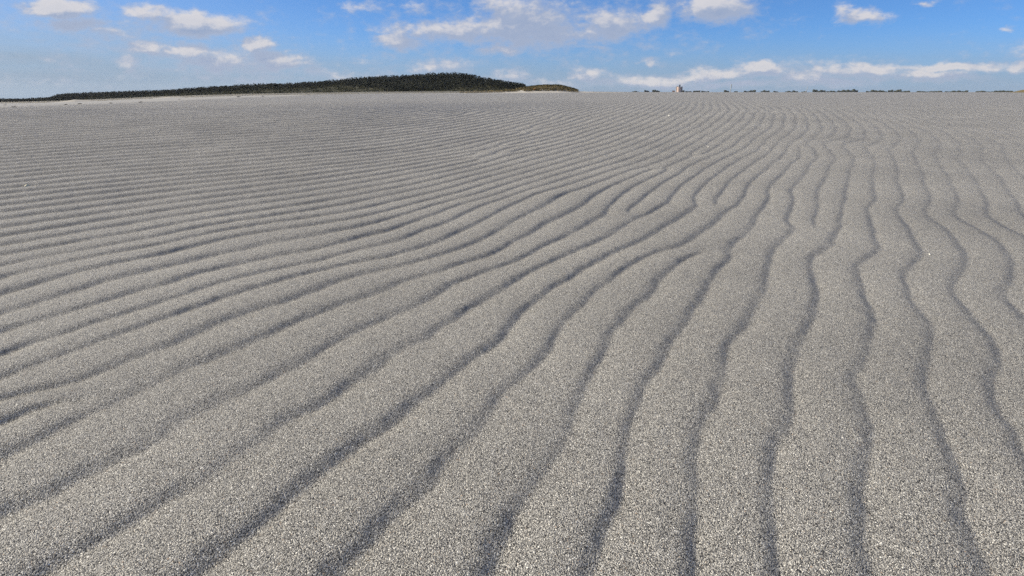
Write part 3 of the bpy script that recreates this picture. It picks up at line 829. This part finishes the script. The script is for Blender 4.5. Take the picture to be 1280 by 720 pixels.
def drifting_sand():
    us = np.radians(np.arange(-52, 7.1, 1.5)); rs_ = np.linspace(0, 1, 30)
    U, V = np.meshgrid(us, rs_, indexing='ij')
    D = HILL_R(px_of(U)) + 8
    r = D - 150 + 150 * V
    x, y = r * np.sin(U), r * np.cos(U)
    g = ground_z(x.ravel(), y.ravel()).reshape(x.shape)
    n, m = x.shape
    bell = np.sin(np.clip((U + math.radians(52)) / math.radians(59), 0, 1) * np.pi) ** .3
    top = g + .1 + DRIFT_H * bell * smooth(V * 3 + .05)
    co = np.concatenate([np.stack([x, y, g - 1.0], -1).reshape(-1, 3), np.stack([x, y, top], -1).reshape(-1, 3)])
    q = lambda a, b: a * m + b
    K = n * m
    f = []
    for a in range(n - 1):
        for b in range(m - 1):
            f.append([q(a, b), q(a, b + 1), q(a + 1, b + 1), q(a + 1, b)])
            f.append([K + q(a, b), K + q(a + 1, b), K + q(a + 1, b + 1), K + q(a, b + 1)])
    for a in range(n - 1):
        f.append([q(a, 0), q(a + 1, 0), K + q(a + 1, 0), K + q(a, 0)])
        f.append([q(a + 1, m - 1), q(a, m - 1), K + q(a, m - 1), K + q(a + 1, m - 1)])
    for b in range(m - 1):
        f.append([q(0, b + 1), q(0, b), K + q(0, b), K + q(0, b + 1)])
        f.append([q(n - 1, b), q(n - 1, b + 1), K + q(n - 1, b + 1), K + q(n - 1, b)])
    mt = bpy.data.materials.new('drifting_sand'); mt.use_nodes = True
    tt = NT(mt.node_tree)
    o_ = tt.n('ShaderNodeOutputMaterial'); v = tt.n('ShaderNodeVolumePrincipled')
    v.inputs['Color'].default_value = (.92, .88, .82, 1); v.inputs['Density'].default_value = DRIFT_D; v.inputs['Anisotropy'].default_value = .3
    tt.link(v.outputs[0], o_.inputs['Volume'])
    o = mesh_object('drifting_sand', co, f, mt)
    tag(o, 'pale sand blowing low over the beach in front of the wooded hill', kind='stuff')


drifting_sand()
if HAZE:
    volume_box('haze', (-3300, -3300, -22), (3300, 3300, 34), HAZE_D, (.80, .88, .97), .2, 'thin pale air over the whole beach')

# ------------------------------------------------------------------ camera
cam = bpy.data.cameras.new('camera')
cam.sensor_width = 36
cam.lens = 36 * F / 1280
cam.clip_start = .02
cam.clip_end = 9000
co = bpy.data.objects.new('camera', cam)
COL.objects.link(co)
co.location = (0, 0, HC)
co.rotation_euler = (math.pi / 2 - PITCH, 0, 0)
scene.camera = co

# ------------------------------------------------------------------ light
sun = bpy.data.lights.new('sun', 'SUN')
sun.energy = SUN_E
sun.angle = math.radians(.53)
sun.color = (1, .908, .735)
so = bpy.data.objects.new('sun', sun)
COL.objects.link(so)
so.rotation_euler = (math.radians(90 - SUN_EL), 0, -math.radians(SUN_AZ) + math.pi)

world = bpy.data.worlds.new('World')
scene.world = world
world.use_nodes = True
world.cycles.sampling_method = 'MANUAL'
world.cycles.sample_map_resolution = 512
t = NT(world.node_tree)
out = t.n('ShaderNodeOutputWorld')
bg = t.n('ShaderNodeBackground')
bg.inputs[1].default_value = SKY_S
t.link(bg.outputs[0], out.inputs[0])
sky = t.n('ShaderNodeTexSky', sky_type='NISHITA', sun_disc=False, sun_elevation=math.radians(SUN_EL), sun_rotation=math.radians(SUN_AZ),
          altitude=0, air_density=AIR, dust_density=DUST, ozone_density=OZONE)
geo = t.n('ShaderNodeTexCoord')
D = geo.outputs['Generated']
sx = t.n('ShaderNodeSeparateXYZ'); t.link(D, sx.inputs[0])
u = t.math('ARCTAN2', sx.outputs[0], sx.outputs[1])
el = t.math('ARCSINE', sx.outputs[2])
uv = t.n('ShaderNodeCombineXYZ')
t.link(u, uv.inputs[0]); t.link(el, uv.inputs[1])
UV = uv.outputs[0]

CLOUDS = [  # px, py, half width, half height, strength
    (68, 11, 36, 12, .95), (97, 35, 32, 10, .72), (145, 47, 26, 8, .48), (190, 17, 28, 9, .65), (245, 28, 52, 13, .95), (186, 60, 16, 9, .75),
    (228, 62, 26, 11, .85), (160, 82, 20, 8, .6), (285, 75, 62, 15, .62), (322, 57, 14, 8, .85), (345, 76, 40, 11, .75),
    (502, 55, 25, 9, 1.0), (560, 39, 66, 15, .95), (655, 30, 56, 28, 1.1), (610, 38, 50, 16, .9), (735, 36, 40, 15, .9), (632, 10, 38, 16, .85), (705, 42, 62, 14, .9), (768, 30, 46, 17, 1.0),
    (817, 20, 17, 14, 1.1), (630, 64, 25, 8, .95), (550, 83, 56, 9, .62), (636, 94, 24, 9, .7), (733, 95, 22, 8, .8), (700, 104, 66, 8, .55),
    (443, 43, 12, 8, .36), (490, 20, 12, 8, .4), (452, 5, 22, 7, .6), (520, 12, 24, 10, .5), (735, 60, 50, 5, .48),
    (894, 12, 37, 15, 1.15), (1060, 9, 12, 7, .75), (1083, 18, 24, 8, .95), (1255, 35, 10, 4, .7), (810, 77, 13, 4, .6), (1162, 1, 12, 4, .7),
    (820, 101, 60, 8, .72), (870, 97, 20, 6, .7), (900, 92, 30, 7, .85), (955, 89, 24, 8, .85), (1005, 97, 46, 7, .72), (1075, 88, 42, 9, .8),
    (1040, 103, 40, 5, .7), (1160, 97, 52, 7, .75), (1150, 92, 18, 6, .9), (1195, 84, 60, 6, .8), (1275, 83, 20, 6, .85), (60, 98, 130, 16, .18),
    (415, 92, 80, 9, .5), (470, 73, 40, 6, .35), (900, 106, 120, 5, .55), (580, 105, 60, 6, .4), (300, 92, 90, 14, .42), (1000, 91, 130, 16, .3),
    (215, 62, 150, 40, .34), (690, 32, 190, 42, .42), (60, 18, 110, 26, .32), (540, 60, 110, 30, .25),
    # outside the frame, for the light and for other views
    (-160, 40, 90, 20, .9), (1420, 60, 120, 22, .9), (300, -80, 160, 40, .95), (900, -110, 200, 45, .95), (1300, -60, 120, 30, .9),
]


def cloud_field(uvs, nz_fine):
    acc = None
    for px, py, a, b, s in CLOUDS:
        if 0 < px < 370 and a < 80:
            s *= 1.38
        if 780 < px < 1300 and 78 < py < 108:
            s *= 1.25
        a, b = a * 1.12, b * 1.12
        ca, ce = bearing(px, py)
        k = 1 / F
        cosw = 1 / (1 + (((px - 640) ** 2 + (py - 360) ** 2) / F ** 2)) ** .5
        a_, b_ = a * k * cosw ** 1.3, b * k * cosw ** 1.3
        v = t.vmath('MULTIPLY_ADD', uvs, (1 / a_, 1 / b_, 0), (-ca / a_, -ce / b_, 0))
        ln = t.vmath('LENGTH', v, out=1)
        q = t.maprange(ln, 0.0, 1.9, s, 0.0, True)
        acc = q if acc is None else t.math('MAXIMUM', acc, q)
    return acc


def noise(vec, scale, detail, rough=.55, color=False, lac=2.0):
    nd = t.n('ShaderNodeTexNoise')
    nd.inputs['Scale'].default_value = scale
    nd.inputs['Detail'].default_value = detail
    nd.inputs['Roughness'].default_value = rough
    nd.inputs['Lacunarity'].default_value = lac
    t.link(vec, nd.inputs['Vector'])
    return nd.outputs['Color' if color else 'Fac']


def cloud_density(uvs):
    st = t.vmath('MULTIPLY', uvs, (1, 1.7, 1))
    warp = t.vmath('SUBTRACT', noise(st, 13, 6, .62, True), (.5, .5, .5))
    S_ = cloud_field(t.vmath('ADD', uvs, t.vmath('MULTIPLY', warp, (.08, .036, 0))), None)
    n1 = noise(st, 26, 3, .5)
    n2 = noise(st, 75, 7, .62)
    n = t.math('ADD', t.math('MULTIPLY', t.math('SUBTRACT', n1, .5), CN[0]), t.math('MULTIPLY', t.math('SUBTRACT', n2, .5), CN[1]))
    return t.math('ADD', S_, n)


d0 = cloud_density(UV)
d1 = cloud_density(t.vmath('ADD', UV, (-.009, .013, 0)))
mask = t.maprange(d0, CM[0], CM[1], 0, CLOUD_OP, True)
lit = t.maprange(t.math('SUBTRACT', d0, d1), CL[0], CL[1], 0, 1, True)
thick = t.maprange(d0, .35, 1.3, 0, 1)
shade_mix = t.math('SUBTRACT', t.math('ADD', .30, t.math('MULTIPLY', lit, .85)), t.math('MULTIPLY', thick, .30), clamp=True)
ccol = t.mix(shade_mix, CLOUD_SHADE, CLOUD_LIT)
skyc = sky.outputs[0]
skyc = t.vmath('MULTIPLY', skyc, SKY_TINT)
# thin high veil towards the sun side, low haze bank along the horizon
def veil(px, py, a, b):
    ca, ce = bearing(px, py)
    v = t.vmath('MULTIPLY_ADD', UV, (F / a, F / b, 0), (-ca * F / a, -ce * F / b, 0))
    return t.maprange(t.vmath('LENGTH', v, out=1), 0, 1, 1, 0, True)


streak = t.maprange(noise(t.vmath('MULTIPLY', UV, (1, 5, 1)), 9, 6, .6), .3, .7, .75, 1.1)
skyc = t.mix(t.math('MULTIPLY', t.math('MULTIPLY', veil(-150, 135, 590, 190), streak), .95, clamp=True), skyc, VEIL)
high = t.math('MULTIPLY', t.maprange(el, .20, .60, 0, .34, True), t.maprange(noise(D, 2.2, 6, .6), .35, .65, .6, 1.25))
skyc = t.mix(high, skyc, (3.0, 3.15, 3.5))   # unseen thin cloud overhead, added to make the sky fill less blue
low = t.math('MULTIPLY', t.maprange(el, 0, .085, 1, 0, True), .80)
skyc = t.mix(t.math('MULTIPLY', low, streak, clamp=True), skyc, LOWBANK)
t.link(t.mix(mask, skyc, ccol), bg.inputs[0])

vs_ = scene.view_settings
vs_.view_transform = 'Standard'
vs_.look = 'None'
vs_.exposure = EXPOSURE
vs_.gamma = 1
vs_.use_curve_mapping = False
scene.cycles.use_denoising = False
scene.cycles.max_bounces = 6
scene.cycles.diffuse_bounces = 3
scene.cycles.volume_bounces = 0
scene.cycles.sample_clamp_indirect = 4
